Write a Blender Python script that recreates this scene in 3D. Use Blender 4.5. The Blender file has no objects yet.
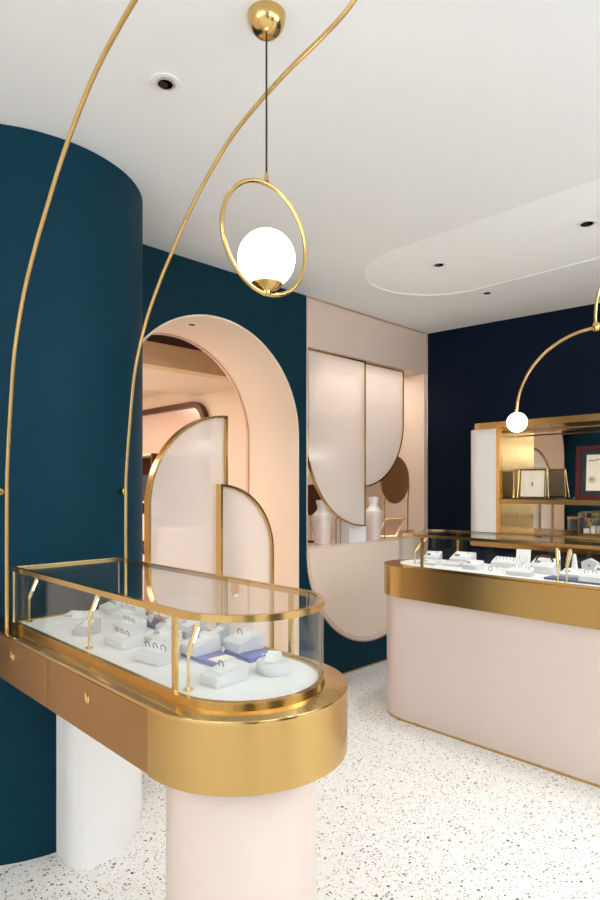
import bpy, bmesh, math, random
from mathutils import Vector, Matrix
from mathutils.geometry import tessellate_polygon
random.seed(7)
PI = math.pi
scene = bpy.context.scene
COL = scene.collection

# ------------------------------------------------------------------ materials
def lin(c):
    return tuple((v/12.92 if v <= .04045 else ((v+.055)/1.055)**2.4) for v in (x/255 for x in c)) + (1,)

def newmat(name):
    m = bpy.data.materials.new(name); m.use_nodes = True
    nt = m.node_tree; b = nt.nodes['Principled BSDF']
    return m, nt, b

def mat(name, rgb, rough=.5, metal=0, noise=.03, scale=6, bump=0, coat=0, stretch=None, spec=.5):
    m, nt, b = newmat(name)
    tc = nt.nodes.new('ShaderNodeTexCoord'); mp = nt.nodes.new('ShaderNodeMapping')
    if stretch: mp.inputs['Scale'].default_value = stretch
    n = nt.nodes.new('ShaderNodeTexNoise'); n.inputs['Scale'].default_value = scale; n.inputs['Detail'].default_value = 4
    nt.links.new(tc.outputs['Object'], mp.inputs[0]); nt.links.new(mp.outputs[0], n.inputs['Vector'])
    mx = nt.nodes.new('ShaderNodeMix'); mx.data_type = 'RGBA'
    c = lin(rgb)
    mx.inputs[6].default_value = tuple(v*(1-noise) for v in c[:3])+(1,)
    mx.inputs[7].default_value = tuple(min(1, v*(1+noise)) for v in c[:3])+(1,)
    nt.links.new(n.outputs['Fac'], mx.inputs[0]); nt.links.new(mx.outputs[2], b.inputs['Base Color'])
    b.inputs['Roughness'].default_value = rough; b.inputs['Metallic'].default_value = metal
    b.inputs['Specular IOR Level'].default_value = spec
    if coat: b.inputs['Coat Weight'].default_value = coat; b.inputs['Coat Roughness'].default_value = .1
    if bump:
        bp = nt.nodes.new('ShaderNodeBump'); bp.inputs['Strength'].default_value = bump; bp.inputs['Distance'].default_value = .01
        nt.links.new(n.outputs['Fac'], bp.inputs['Height']); nt.links.new(bp.outputs[0], b.inputs['Normal'])
    return m

def emis(name, rgb, strength):
    m, nt, b = newmat(name)
    b.inputs['Base Color'].default_value = lin(rgb)
    b.inputs['Emission Color'].default_value = lin(rgb); b.inputs['Emission Strength'].default_value = strength
    return m

def glass(name, tint=(1, 1, 1), rough=.0, refl=1.0, body=None, bodyfac=0):
    m = bpy.data.materials.new(name); m.use_nodes = True
    nt = m.node_tree; nt.nodes.clear()
    out = nt.nodes.new('ShaderNodeOutputMaterial'); tr = nt.nodes.new('ShaderNodeBsdfTransparent')
    tr.inputs[0].default_value = tint+(1,)
    gl = nt.nodes.new('ShaderNodeBsdfGlossy'); gl.inputs['Roughness'].default_value = rough
    fr = nt.nodes.new('ShaderNodeFresnel'); 
    geo = nt.nodes.new('ShaderNodeNewGeometry'); io = nt.nodes.new('ShaderNodeMapRange')
    io.inputs[3].default_value = 1.45; io.inputs[4].default_value = 1/1.45      # no total reflection inside a thin sheet
    nt.links.new(geo.outputs['Backfacing'], io.inputs[0]); nt.links.new(io.outputs[0], fr.inputs['IOR'])
    mu = nt.nodes.new('ShaderNodeMath'); mu.operation = 'MULTIPLY'; mu.inputs[1].default_value = refl
    nt.links.new(fr.outputs[0], mu.inputs[0])
    src = tr.outputs[0]
    if body:
        df = nt.nodes.new('ShaderNodeBsdfDiffuse'); df.inputs[0].default_value = lin(body)
        tl = nt.nodes.new('ShaderNodeBsdfTranslucent'); tl.inputs[0].default_value = lin(body)
        a = nt.nodes.new('ShaderNodeMixShader'); a.inputs[0].default_value = .5
        nt.links.new(df.outputs[0], a.inputs[1]); nt.links.new(tl.outputs[0], a.inputs[2])
        b = nt.nodes.new('ShaderNodeMixShader'); b.inputs[0].default_value = bodyfac
        nt.links.new(tr.outputs[0], b.inputs[1]); nt.links.new(a.outputs[0], b.inputs[2]); src = b.outputs[0]
    mx = nt.nodes.new('ShaderNodeMixShader')
    nt.links.new(mu.outputs[0], mx.inputs[0]); nt.links.new(src, mx.inputs[1]); nt.links.new(gl.outputs[0], mx.inputs[2])
    nt.links.new(mx.outputs[0], out.inputs[0])
    return m

def terrazzo():
    m, nt, b = newmat('terrazzo')
    tc = nt.nodes.new('ShaderNodeTexCoord')
    prev = None
    base = lin((237, 236, 232))[:3]+(1,)
    n = nt.nodes.new('ShaderNodeTexNoise'); n.inputs['Scale'].default_value = 25
    nt.links.new(tc.outputs['Object'], n.inputs['Vector'])
    mx = nt.nodes.new('ShaderNodeMix'); mx.data_type = 'RGBA'
    mx.inputs[6].default_value = base; mx.inputs[7].default_value = lin((227, 226, 221))
    nt.links.new(n.outputs['Fac'], mx.inputs[0]); prev = mx.outputs[2]
    for sc, thr, dens, cols in ((78, .36, .34, [(96, 84, 78), (176, 160, 146), (60, 54, 54), (200, 180, 160)]),
                                (130, .36, .36, [(150, 140, 134), (104, 92, 86), (190, 178, 168), (80, 74, 72)]),
                                (44, .30, .16, [(196, 164, 132), (70, 60, 58), (164, 128, 100), (120, 112, 108)])):
        v = nt.nodes.new('ShaderNodeTexVoronoi'); v.voronoi_dimensions = '2D'; v.inputs['Scale'].default_value = sc
        nt.links.new(tc.outputs['Object'], v.inputs['Vector'])
        sep = nt.nodes.new('ShaderNodeSeparateColor'); nt.links.new(v.outputs['Color'], sep.inputs[0])
        # chip radius random per cell; only a share of the cells carries a chip
        th = nt.nodes.new('ShaderNodeMath'); th.operation = 'MULTIPLY'; th.inputs[1].default_value = thr
        nt.links.new(sep.outputs[0], th.inputs[0])
        lt = nt.nodes.new('ShaderNodeMath'); lt.operation = 'LESS_THAN'
        nt.links.new(v.outputs['Distance'], lt.inputs[0]); nt.links.new(th.outputs[0], lt.inputs[1])
        d = nt.nodes.new('ShaderNodeMath'); d.operation = 'LESS_THAN'; d.inputs[1].default_value = dens
        nt.links.new(sep.outputs[1], d.inputs[0])
        mm = nt.nodes.new('ShaderNodeMath'); mm.operation = 'MULTIPLY'
        nt.links.new(lt.outputs[0], mm.inputs[0]); nt.links.new(d.outputs[0], mm.inputs[1])
        r = nt.nodes.new('ShaderNodeValToRGB'); r.color_ramp.interpolation = 'CONSTANT'
        e = r.color_ramp.elements; e[0].color = lin(cols[0]); e[1].position = .25; e[1].color = lin(cols[1])
        for i, p in ((2, .5), (3, .75)):
            k = e.new(p); k.color = lin(cols[i])
        nt.links.new(sep.outputs[2], r.inputs[0])
        mx = nt.nodes.new('ShaderNodeMix'); mx.data_type = 'RGBA'
        nt.links.new(mm.outputs[0], mx.inputs[0]); nt.links.new(prev, mx.inputs[6]); nt.links.new(r.outputs[0], mx.inputs[7])
        prev = mx.outputs[2]
    nt.links.new(prev, b.inputs['Base Color']); b.inputs['Roughness'].default_value = .32
    return m

M = dict(
    ceiling=mat('ceiling_paint', (242, 242, 240), .8, noise=.01),
    recess=mat('recess_glow_paint', (252, 252, 250), .85, noise=.005, spec=.2),  # whiter than the ceiling to stand in for cove light in the recess
    floor=terrazzo(),
    teal=mat('deep_teal_paint', (5, 46, 58), .55, noise=.05, scale=3, bump=.02, spec=.12),
    column=mat('blue_column_paint', (5, 49, 66), .55, noise=.06, scale=3, bump=.02, spec=.12),
    navy=mat('navy_paint', (5, 20, 38), .6, noise=.05, scale=3, spec=.1),
    peach=mat('peach_lacquer', (236, 214, 194), .45, noise=.02, scale=3),
    pink=mat('blush_lacquer', (226, 206, 196), .32, noise=.015, scale=3, coat=.2),
    header=mat('rose_satin_metal', (222, 198, 182), .35, metal=.15, noise=.03, scale=4, stretch=(1, 1, 12)),
    rose=mat('rose_trim', (214, 178, 160), .35, metal=.5),
    brass=mat('brushed_brass', (202, 166, 104), .22, metal=1, noise=.05, scale=30, stretch=(1, 1, 14), bump=.015),
    brass_p=mat('polished_brass', (212, 178, 116), .2, metal=1, noise=.03, scale=8),
    brass_dark=mat('satin_brass_dark_reflection', (180, 138, 90), .30, metal=1, noise=.04, scale=40, stretch=(1, 1, 10), bump=.01),  # same brass as the body; darker tone stands in for dark reflections
    bright=mat('pale_gold', (240, 214, 160), .2, metal=1),
    bronze=mat('dark_bronze', (92, 58, 40), .35, metal=.7, noise=.1),
    bronze_m=mat('bronze_mirror', (158, 106, 62), .34, metal=.55, noise=.06, scale=2),
    mirror=mat('silver_mirror', (222, 218, 212), .02, metal=1, noise=0),
    white=mat('white_lacquer', (238, 237, 234), .3, noise=.01),
    panelw=mat('white_fluted_panel', (240, 236, 230), .45, noise=.015),
    velvet=mat('white_deck', (224, 224, 222), .85, noise=.01),
    box=mat('pearl_leatherette', (212, 211, 211), .55, noise=.03, scale=60, bump=.05),
    box2=mat('pale_grey_leatherette', (184, 183, 186), .6, noise=.03, scale=60, bump=.05),
    card=mat('cream_card', (238, 228, 208), .6),
    lav=mat('lavender_board', (122, 124, 176), .6, noise=.05, scale=40),
    slate=mat('slate_board', (84, 92, 122), .6, noise=.05, scale=40),
    black=mat('black_cord', (18, 17, 17), .5),
    dark=mat('dark_recess', (24, 22, 22), .6),
    chrome=mat('chrome_baffle', (200, 200, 205), .15, metal=1),
    red=mat('mahogany_frame', (82, 16, 20), .35, noise=.15, scale=12, coat=.2),
    mount=mat('charcoal_mount', (40, 44, 50), .7),
    green=mat('dark_green_tray', (16, 44, 40), .4),
    sepia=mat('sepia_print', (172, 128, 106), .6, noise=.25, scale=14),
    ink=mat('ink', (60, 58, 66), .7),
    tan=mat('tan_veneer', (228, 196, 156), .5, noise=.08, scale=3),
    brownd=mat('dark_brown_slot', (70, 46, 36), .6),
    wallw=mat('warm_white_paint', (236, 236, 236), .7, noise=.01),
    cream=mat('cream_room_paint', (240, 220, 200), .6, noise=.02),
    gem=mat('gem', (250, 246, 255), .05, metal=.9),
    steel=mat('grey_steel', (120, 118, 124), .3, metal=1),
    ceramic=mat('matt_ceramic', (228, 212, 202), .5, noise=.04, scale=8),
    ceramic_w=mat('glossy_white_glaze', (246, 244, 242), .15, noise=.01),
    globe=emis('opal_globe_lit', (255, 250, 240), 5.5),
    led=emis('led_lens', (255, 244, 225), 3),
    glass=glass('clear_glass', (.985, .995, .99), 0, .8),
    edge=mat('glass_edge', (170, 205, 195), .2),
    pane=glass('milky_glass_with_sheen', (.95, .93, .92), .12, 1.6, (252, 247, 243), .62),  # milky body pushed whiter in place of bright room reflections
)

_nt = M['brass'].node_tree; _b = _nt.nodes['Principled BSDF']; _t = _nt.nodes.new('ShaderNodeTangent')
_t.direction_type = 'RADIAL'; _t.axis = 'Z'; _nt.links.new(_t.outputs[0], _b.inputs['Tangent']); _b.inputs['Anisotropic'].default_value = .65

# ------------------------------------------------------------------ geometry helpers
def obj(name, bm, m, parent=None, label=None, smooth=False, loc=None):
    """link bm (world coordinates) as one mesh object; origin at base centre or relative to the parent"""
    bmesh.ops.remove_doubles(bm, verts=bm.verts, dist=1e-6)
    bmesh.ops.recalc_face_normals(bm, faces=bm.faces)
    me = bpy.data.meshes.new(name)
    if parent is None:
        if loc is None:
            xs = [v.co for v in bm.verts]
            loc = Vector(((min(c.x for c in xs)+max(c.x for c in xs))/2, (min(c.y for c in xs)+max(c.y for c in xs))/2, min(c.z for c in xs)))
        loc = Vector(loc); bm.transform(Matrix.Translation(-loc))
    else:
        off = Vector((0, 0, 0)); p = parent
        while p: off += p.location; p = p.parent
        bm.transform(Matrix.Translation(-off)); loc = Vector((0, 0, 0))
    bm.to_mesh(me); bm.free()
    o = bpy.data.objects.new(name, me); COL.objects.link(o)
    o.location = loc; o.parent = parent
    me.materials.append(M[m] if isinstance(m, str) else m)
    if smooth:
        for p in me.polygons: p.use_smooth = True
        me.set_sharp_from_angle(angle=math.radians(40))
    if label: o['label'] = label
    return o

def thing(name, label, cat, loc=(0, 0, 0), group=None):
    o = bpy.data.objects.new(name, None); COL.objects.link(o); o.location = loc; o.empty_display_size = .05
    o['label'] = label; o['category'] = cat
    if group: o['group'] = group
    return o
def tag(o, label, cat, group=None):
    o['label'] = label; o['category'] = cat
    if group: o['group'] = group
    return o
def struct(name, bm, m, parent=None, smooth=False):
    o = obj(name, bm, m, parent, smooth=smooth)
    if parent is None: o['kind'] = 'structure'
    return o

def new(): return bmesh.new()
def box(bm, x0, x1, y0, y1, z0, z1, bevel=0, mtx=None):
    r = bmesh.ops.create_cube(bm, size=1)
    vs = r['verts']
    for v in vs:
        v.co = Vector(((x0+x1)/2+v.co.x*(x1-x0), (y0+y1)/2+v.co.y*(y1-y0), (z0+z1)/2+v.co.z*(z1-z0)))
    if bevel:
        es = list({e for v in vs for e in v.link_edges})
        rb = bmesh.ops.bevel(bm, geom=es, offset=bevel, segments=2, affect='EDGES', profile=.5)
        vs = list({v for f in rb['faces'] for v in f.verts} | {v for v in vs if v.is_valid})
    if mtx:
        bmesh.ops.transform(bm, matrix=mtx, verts=vs)
    return bm
def B(*a, **k): return box(new(), *a, **k)

def prism(bm, poly, lo, hi, axis='z', holes=()):
    """extrude 2D polygon (with holes). axis z: (x,y); axis x: (y,z); axis y: (x,z)"""
    def P(p, h):
        return Vector((p[0], p[1], h)) if axis == 'z' else Vector((h, p[0], p[1])) if axis == 'x' else Vector((p[0], h, p[1]))
    loops = [list(poly)]+[list(h) for h in holes]
    bot = [[bm.verts.new(P(p, lo)) for p in L] for L in loops]
    top = [[bm.verts.new(P(p, hi)) for p in L] for L in loops]
    for Lb, Lt in zip(bot, top):
        n = len(Lb)
        for i in range(n):
            bm.faces.new((Lb[i], Lb[(i+1) % n], Lt[(i+1) % n], Lt[i]))
    if not holes and len(poly) < 400 and _convex(poly):
        bm.faces.new(bot[0]); bm.faces.new(top[0])
    else:
        tris = tessellate_polygon([[Vector((p[0], p[1], 0)) for p in L] for L in loops])
        fb = [v for L in bot for v in L]; ft = [v for L in top for v in L]
        for t in tris:
            try:
                bm.faces.new([fb[i] for i in t]); bm.faces.new([ft[i] for i in t])
            except ValueError: pass
    return bm
def _convex(p):
    s = 0; n = len(p)
    for i in range(n):
        a, b, c = p[i], p[(i+1) % n], p[(i+2) % n]
        k = (b[0]-a[0])*(c[1]-b[1])-(b[1]-a[1])*(c[0]-b[0])
        if abs(k) < 1e-9: continue
        if s == 0: s = 1 if k > 0 else -1
        elif (k > 0) != (s > 0): return False
    return True

def bev_top(bm, z, off, seg=2):
    es = [e for e in bm.edges if all(abs(v.co.z-z) < 1e-5 for v in e.verts) and len(e.link_faces) == 2
          and any(abs(f.normal.z) < .5 for f in e.link_faces)]
    bmesh.ops.bevel(bm, geom=es, offset=off, segments=seg, affect='EDGES', profile=.5)
    return bm

def arc(cx, cy, r, a0, a1, n=24, ry=None):
    ry = r if ry is None else ry
    return [(cx+r*math.cos(math.radians(a0+(a1-a0)*i/n)), cy+ry*math.sin(math.radians(a0+(a1-a0)*i/n))) for i in range(n+1)]

def cap(xb, xc, cy, r, n=40):
    """half stadium: straight back end at xb, semicircle about (xc, cy) pointing +X"""
    return [(xb, cy-r)]+arc(xc, cy, r, -90, 90, n)+[(xb, cy+r)]
def stadium(x0, x1, cy, r, n=32):
    return arc(x1, cy, r, -90, 90, n)+arc(x0, cy, r, 90, 270, n)

def tube(bm, pts, r, seg=10, closed=False, caps=True):
    pts = [Vector(p) for p in pts]; n = len(pts); rings = []
    t0 = (pts[1]-pts[0]).normalized(); up = Vector((0, 0, 1)) if abs(t0.z) < .9 else Vector((0, 1, 0))
    u = t0.cross(up).normalized()
    for i, p in enumerate(pts):
        if closed: t = (pts[(i+1) % n]-pts[i-1]).normalized()
        else: t = (pts[min(i+1, n-1)]-pts[max(i-1, 0)]).normalized()
        u = (u-t*u.dot(t)).normalized(); w = t.cross(u)
        rr = r[i] if isinstance(r, (list, tuple)) else r
        rings.append([bm.verts.new(p+(u*math.cos(2*PI*k/seg)+w*math.sin(2*PI*k/seg))*rr) for k in range(seg)])
    for i in range(n if closed else n-1):
        a, b = rings[i], rings[(i+1) % n]
        for k in range(seg):
            bm.faces.new((a[k], a[(k+1) % seg], b[(k+1) % seg], b[k]))
    if not closed and caps:
        bm.faces.new(rings[0]); bm.faces.new(rings[-1])
    return bm
def lathe(bm, prof, c, seg=32):
    """prof: (r, z) list; closed at ends by axis points when r == 0"""
    rings = []
    for r, z in prof:
        if r < 1e-6: rings.append([bm.verts.new((c[0], c[1], c[2]+z))])
        else: rings.append([bm.verts.new((c[0]+r*math.cos(2*PI*k/seg), c[1]+r*math.sin(2*PI*k/seg), c[2]+z)) for k in range(seg)])
    for a, b in zip(rings, rings[1:]):
        for k in range(seg):
            k2 = (k+1) % seg
            if len(a) == 1 and len(b) == 1: continue
            if len(a) == 1: bm.faces.new((a[0], b[k], b[k2]))
            elif len(b) == 1: bm.faces.new((a[k], a[k2], b[0]))
            else: bm.faces.new((a[k], a[k2], b[k2], b[k]))
    if len(rings[0]) > 1: bm.faces.new(rings[0])
    if len(rings[-1]) > 1: bm.faces.new(rings[-1])
    return bm
def sphere(bm, c, r, sz=1):
    s = bmesh.ops.create_uvsphere(bm, u_segments=40, v_segments=24, radius=r)
    for v in s['verts']: v.co = Vector((v.co.x, v.co.y, v.co.z*sz))+Vector(c)
    return bm

# ------------------------------------------------------------------ the room
XW = -2.915; ZC = 2.685
DY = .105                                   # the back wall is slightly out of square
def back_y(x): return 4.385+(x-XW)*DY
YR = -3.2; XR = 2.8
struct('floor', B(-7.5, XR+.1, YR-.1, 5.2, -.1, 0), 'floor')

# ceiling with a shallow stadium recess over the right-hand counter
rec = stadium(-2.0, 1.2, 3.17, .47)
bm = new(); prism(bm, [(XW-.12, YR), (XR, YR), (XR, 5.2), (XW-.12, 5.2)], ZC, ZC+.03, holes=[rec])
box(bm, XW-.12, XR, YR, 5.2, ZC+.031, ZC+.12)
struct('ceiling', bm, 'ceiling')
struct('trim_9', prism(new(), stadium(-2.0, 1.2, 3.17, .469), ZC+.005, ZC+.0305), 'recess')  # recess panel; its cove brightness is put into the colour

# left wall: one slab, arch opening from the floor, display niche opening from the ceiling
AY, AR, AZ = 2.166, .677, 1.714              # arch centre, radius, springing height
NY0, NY1, NR, NZ = 2.918, 4.392, .737, .925  # niche
NC = (NY0+NY1)/2
arch = [(AY-AR, 0), (AY-AR, AZ)]+arc(AY, AZ, AR, 180, 0, 48)[1:-1]+[(AY+AR, AZ), (AY+AR, 0)]
niche = [(NY1, ZC), (NY1, NZ)]+arc(NC, NZ, NR, 0, -180, 48)[1:-1]+[(NY0, NZ), (NY0, ZC)]
wall = [(YR, 0)]+arch+[(4.42, 0), (4.42, ZC)]+niche+[(YR, ZC)]
struct('wall_left', prism(new(), wall, XW-.10, XW, 'x'), 'teal')
bm = new()
prism(bm, [(XW-.1, back_y(XW-.1)), (XR, back_y(XR)), (XR, back_y(XR)+.1), (XW-.1, back_y(XW-.1)+.1)], 0, ZC)
struct('wall_back', bm, 'navy')
struct('wall_right', B(XR, XR+.1, YR, 5.1, 0, ZC), 'wallw')
bm = B(XW, -1.6, YR-.1, YR, 0, ZC); box(bm, 2.0, XR, YR-.1, YR, 0, ZC); box(bm, -1.6, 2.0, YR-.1, YR, 2.35, ZC)
struct('wall_front', bm, 'wallw')
struct('wall_entry', B(XW, XW+.03, YR, .30, 0, ZC), 'peach')
bm = B(XW, XW+.008, .31, AY-AR-.02, 0, .012); box(bm, XW, XW+.008, AY+AR+.02, 4.38, 0, .012)
struct('baseboard_left', bm, 'brass')

struct('added_trim_11', B(XR-.03, XR, -2.2, -.9, 0, 2.5), 'teal')  # unseen dark panel, added to give the brass contrasting reflections
struct('added_trim_12', B(XR-.03, XR, .5, 1.9, 0, 2.5), 'teal')  # second unseen panel, added for dark bands in the brass
# arch lining: deep pale tunnel with a slim raised rim
def arch_outline(r, y0=0): return [(AY-r, y0), (AY-r, AZ)]+arc(AY, AZ, r, 180, 0, 48)[1:-1]+[(AY+r, AZ), (AY+r, y0)]
XI = -3.435
def ring_open(bm, outer, inner, lo, hi, axis='x'):
    return prism(bm, outer+inner[::-1], lo, hi, axis)
struct('trim_1', ring_open(new(), arch_outline(AR), arch_outline(AR-.012), XI, XW+.004), 'peach', smooth=True)
bm = ring_open(new(), arch_outline(AR-.012), arch_outline(AR-.022), XI-.01, XI+.01)
struct('trim_2', bm, 'rose', smooth=True)
# wall thickness of the arch on the far side
struct('wall_hall', prism(new(), [(YR, 0)]+arch_outline(AR)+[(3.0, 0), (3.0, ZC), (YR, ZC)], XI, XI+.05, 'x'), 'cream')

# ------------------------------------------------------------------ room beyond the arch
SZ = 2.357; YP = 3.75
struct('trim_10', B(-4.45, -4.3, -.5, YP, 2.545, 2.66), 'brownd')
bm = B(-4.3, XI, -.5, YP, 2.66, 2.7); struct('ceiling_hall', bm, 'brownd')
o = struct('trim_3', B(-4.45, -4.3, -.5, YP, SZ, 2.5445), 'tan')
o = struct('trim_4', B(-5.4, -4.45, -.5, YP, SZ, SZ+.06), 'cream')
struct('ceiling_alcove', B(-7.4, -5.4, -.5, YP, SZ+.10, SZ+.16), 'cream')
struct('wall_alcove', B(-7.4, XI, YP, YP+.1, 0, 2.7), 'cream')
struct('wall_far', B(-7.5, -7.4, -.5, YP, 0, 2.7), 'cream')
struct('wall_near', B(-7.4, XI, -.6, -.5, 0, 2.7), 'cream')
# bronze rounded doorway frame on the far wall
def rrect(x0, x1, z0, z1, r, n=10):
    return [(x0, z0)]+arc(x0+r, z1-r, r, 180, 90, n)+arc(x1-r, z1-r, r, 90, 0, n)+[(x1, z0)]
yf = YP-.02
t = thing('wall_mirror', 'large wall panel with rounded dark bronze frame seen through the archway', 'mirror', (-6.0, yf, 0))
bm = ring_open(new(), rrect(-6.95, -5.18, .12, 2.29, .26), rrect(-6.89, -5.24, .12, 2.23, .20), yf-.05, yf+.015, 'y')
obj('frame', bm, 'bronze', t, smooth=True)
obj('mirror_panel', prism(new(), rrect(-6.89, -5.24, .12, 2.23, .20), yf-.01, yf+.012, 'y'), mat('hazy_rose_mirror', (232, 208, 196), .22, metal=.55, noise=.04, scale=2), t)
# display plinths and a shelf unit in the far room
t = thing('shelf_unit', 'brown shelf unit with pale goods at the far left of the archway', 'shelf', (-5.75, 3.45, 0))
bm = B(-6.3, -5.5, 3.5, 3.53, .1, 1.72); box(bm, -6.3, -6.27, 3.25, 3.5, .1, 1.72); box(bm, -5.53, -5.5, 3.25, 3.5, .1, 1.72)
obj('carcass', bm, 'bronze', t)
for z in (.4, .8, 1.2, 1.7):
    obj('shelf', B(-6.27, -5.53, 3.25, 3.5, z, z+.02), 'tan', t)
ss = [('gift_box', 'box', 'pale box on a brown shelf seen through the archway', .15, .2)]
for i, (x, z, w, h, m) in enumerate(((-6.1, 1.221, .2, .16, 'white'), (-5.75, 1.221, .22, .28, 'mount'), (-6.05, .821, .25, .2, 'white'), (-5.7, .821, .2, .26, 'pink'), (-6.0, .421, .3, .2, 'white'), (-5.68, .421, .2, .22, 'white'))):
    t = obj('gift_box', B(x-w/2, x+w/2, 3.3, 3.45, z, z+h, bevel=.005), m)
    tag(t, ['white box on the top shelf of the far unit, left one', 'charcoal box on the top shelf of the far unit, right one', 'white box on the middle shelf of the far unit',
            'blush box on the middle shelf of the far unit', 'wide white box on the lowest shelf of the far unit', 'narrow white box on the lowest shelf of the far unit'][i], 'box', 'boxes on the shelf unit in the far room')
for i, (x, y, w, d, h, lb) in enumerate(((-4.9, 3.35, .5, .5, .95, 'tallest blush plinth against the far room wall'), (-4.45, 2.8, .5, .5, .62, 'medium blush plinth behind the glass screens in the archway'),
                                         (-5.0, 2.55, .45, .45, .42, 'low blush plinth in the far room'))):
    tag(obj('display_plinth', bev_top(B(x-w/2, x+w/2, y-d/2, y+d/2, 0, h), h, .01), 'pink'), lb, 'plinth', 'blush plinths in the room beyond the arch')
    b = thing('display_box', ['glass display box on the tallest blush plinth', 'glass display box on the medium blush plinth', 'glass display box on the low blush plinth'][i], 'display case', (x, y, h), 'glass boxes on the far plinths')
    obj('base', B(x-.2, x+.2, y-.2, y+.2, h, h+.03), 'white', b)
    obj('cover', B(x-.19, x+.19, y-.19, y+.19, h+.03, h+.25), 'glass', b)

# ------------------------------------------------------------------ glass screens standing in the archway
def quarter(cy, cz, r, side, rin, z0, n=28):
    """D-shaped frame: straight edge at cy, quarter circle on `side`, down to z0 (y,z outline)"""
    a = arc(cy, cz, r, 90, 180 if side < 0 else 0, n)
    return [(cy, z0), (cy, cz+r)]+a[1:]+[(cy+side*r, z0)]
def screen(label, xp, cy, cz, r, side, z0, fw=.014, depth=.05):
    t = thing('glass_screen', label, 'screen', (xp, cy+side*r/2, z0), 'quarter round glass screens in the arch')
    out = quarter(cy, cz, r, side, 0, z0)
    inn = quarter(cy+side*fw, cz, r-fw-.0, side, 0, z0+fw)
    inn = [(cy+side*fw, z0+fw), (cy+side*fw, cz+r-fw)]+[(cy+side*max(fw, abs(p[0]-cy)), p[1]) for p in arc(cy, cz, r-fw, 90, 180 if side < 0 else 0, 28)[1:]]+[(cy+side*(r-fw), z0+fw)]
    bm = prism(new(), out, xp-depth/2, xp+depth/2, 'x', holes=[inn])
    obj('frame', bm, 'brass_p', t, smooth=True)
    obj('pane', prism(new(), inn, xp-.004, xp+.004, 'x'), 'pane', t)
    return t
screen('tall quarter-round milky glass screen in brass frame, left in the archway', -2.965, 2.262, 1.262, .545, -1, .02)
screen('short quarter-round milky glass screen in brass frame, right in the archway', -2.915+.0, 2.172, .962, .425, 1, .02)

# arch ceiling spotlight
def downlight(x, y, label, r=.045, z=ZC, group='recessed ceiling spotlights'):
    t = thing('recessed_spotlight', label, 'ceiling light', (x, y, z-.006), group)
    obj('trim_ring', lathe(new(), [(r, -.001), (r, -.006), (r*.80, -.006), (r*.80, -.001)], (x, y, z), 28), 'white', t, smooth=True)
    obj('baffle', lathe(new(), [(r*.8, -.0045), (r*.8, -.001), (0, -.001)], (x, y, z), 28), 'white', t)
    obj('lamp_hole', lathe(new(), [(r*.62, -.0056), (r*.62, -.0047), (0, -.0047)], (x, y, z), 20), 'steel', t)
    obj('lamp', lathe(new(), [(r*.34, -.0066), (r*.34, -.0058), (0, -.0058)], (x-.12*r, y-.1*r, z), 20), 'dark', t)
    obj('reflector', lathe(new(), [(r*.66, -.0062), (r*.64, -.0048), (r*.5, -.0048), (r*.48, -.0062)], (x, y, z), 20), 'chrome', t, smooth=True)
    return t
downlight(-1.70, 1.053, 'recessed spotlight in the ceiling nearest the blue column', .05)
downlight(-1.962, 3.076, 'dark recessed spotlight near the left end of the oval ceiling recess', .04, ZC+.005)
downlight(-1.138, 3.125, 'recessed spotlight in the oval ceiling recess toward the right edge', .045, ZC+.005)
downlight(-2.012, 3.742, 'recessed spotlight near the back navy wall', .035)
downlight(-3.12, 2.12, 'small recessed spotlight in the pale underside of the archway', .035, AZ+.665, 'spotlight in the arch')

# ------------------------------------------------------------------ display niche in the left wall
XB = -3.36
struct('wall_niche', B(XB-.05, XB, 3.01, 4.40, NZ-.2, 2.34), 'peach')
bm = B(XB, XW-.002, 4.345, 4.39, NZ+.012, 2.337); struct('trim_5', bm, 'peach')
struct('trim_6', B(XB, XW-.102, 2.93, 3.01, NZ+.012, 2.34), 'peach')
struct('trim_7', B(XB, XW-.006, NY0+.004, NY1-.004, 2.338, ZC-.001), 'header')       # header over the niche
# blush half-round panel under the sill
half = [(NY0+.003, NZ+.012)]+arc(NC, NZ, NR-.003, 180, 360, 48)+[(NY1-.003, NZ+.012)]
t = thing('niche_front', 'blush half-round wall panel with sill under the display niche', 'wall panel', (XW-.05, NC, NZ-NR))
obj('panel', prism(new(), half, XW-.09, XW-.004, 'x'), 'peach', t)
rim = [(NY0+.018, NZ+.0)]+arc(NC, NZ, NR-.018, 180, 360, 48)
obj('inlay_line', tube(new(), [(XW-.003, p[0], p[1]) for p in arc(NC, NZ, NR-.03, 180, 360, 48)], .0022, 6), 'rose', t)
obj('sill', B(XB, XW-.002, NY0+.004, NY1-.004, NZ+.0125, NZ+.018), 'pink', t)
bm = tube(new(), [(XW+.001, p[0], p[1]) for p in [(NY0+.004, ZC-.004), (NY0+.004, NZ)]+arc(NC, NZ, NR-.004, 180, 360, 48)[1:]+[(NY1-.004, ZC-.004), (NY0+.006, ZC-.004)]], .006, 6)
struct('trim_8', bm, 'rose', smooth=True)

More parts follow.
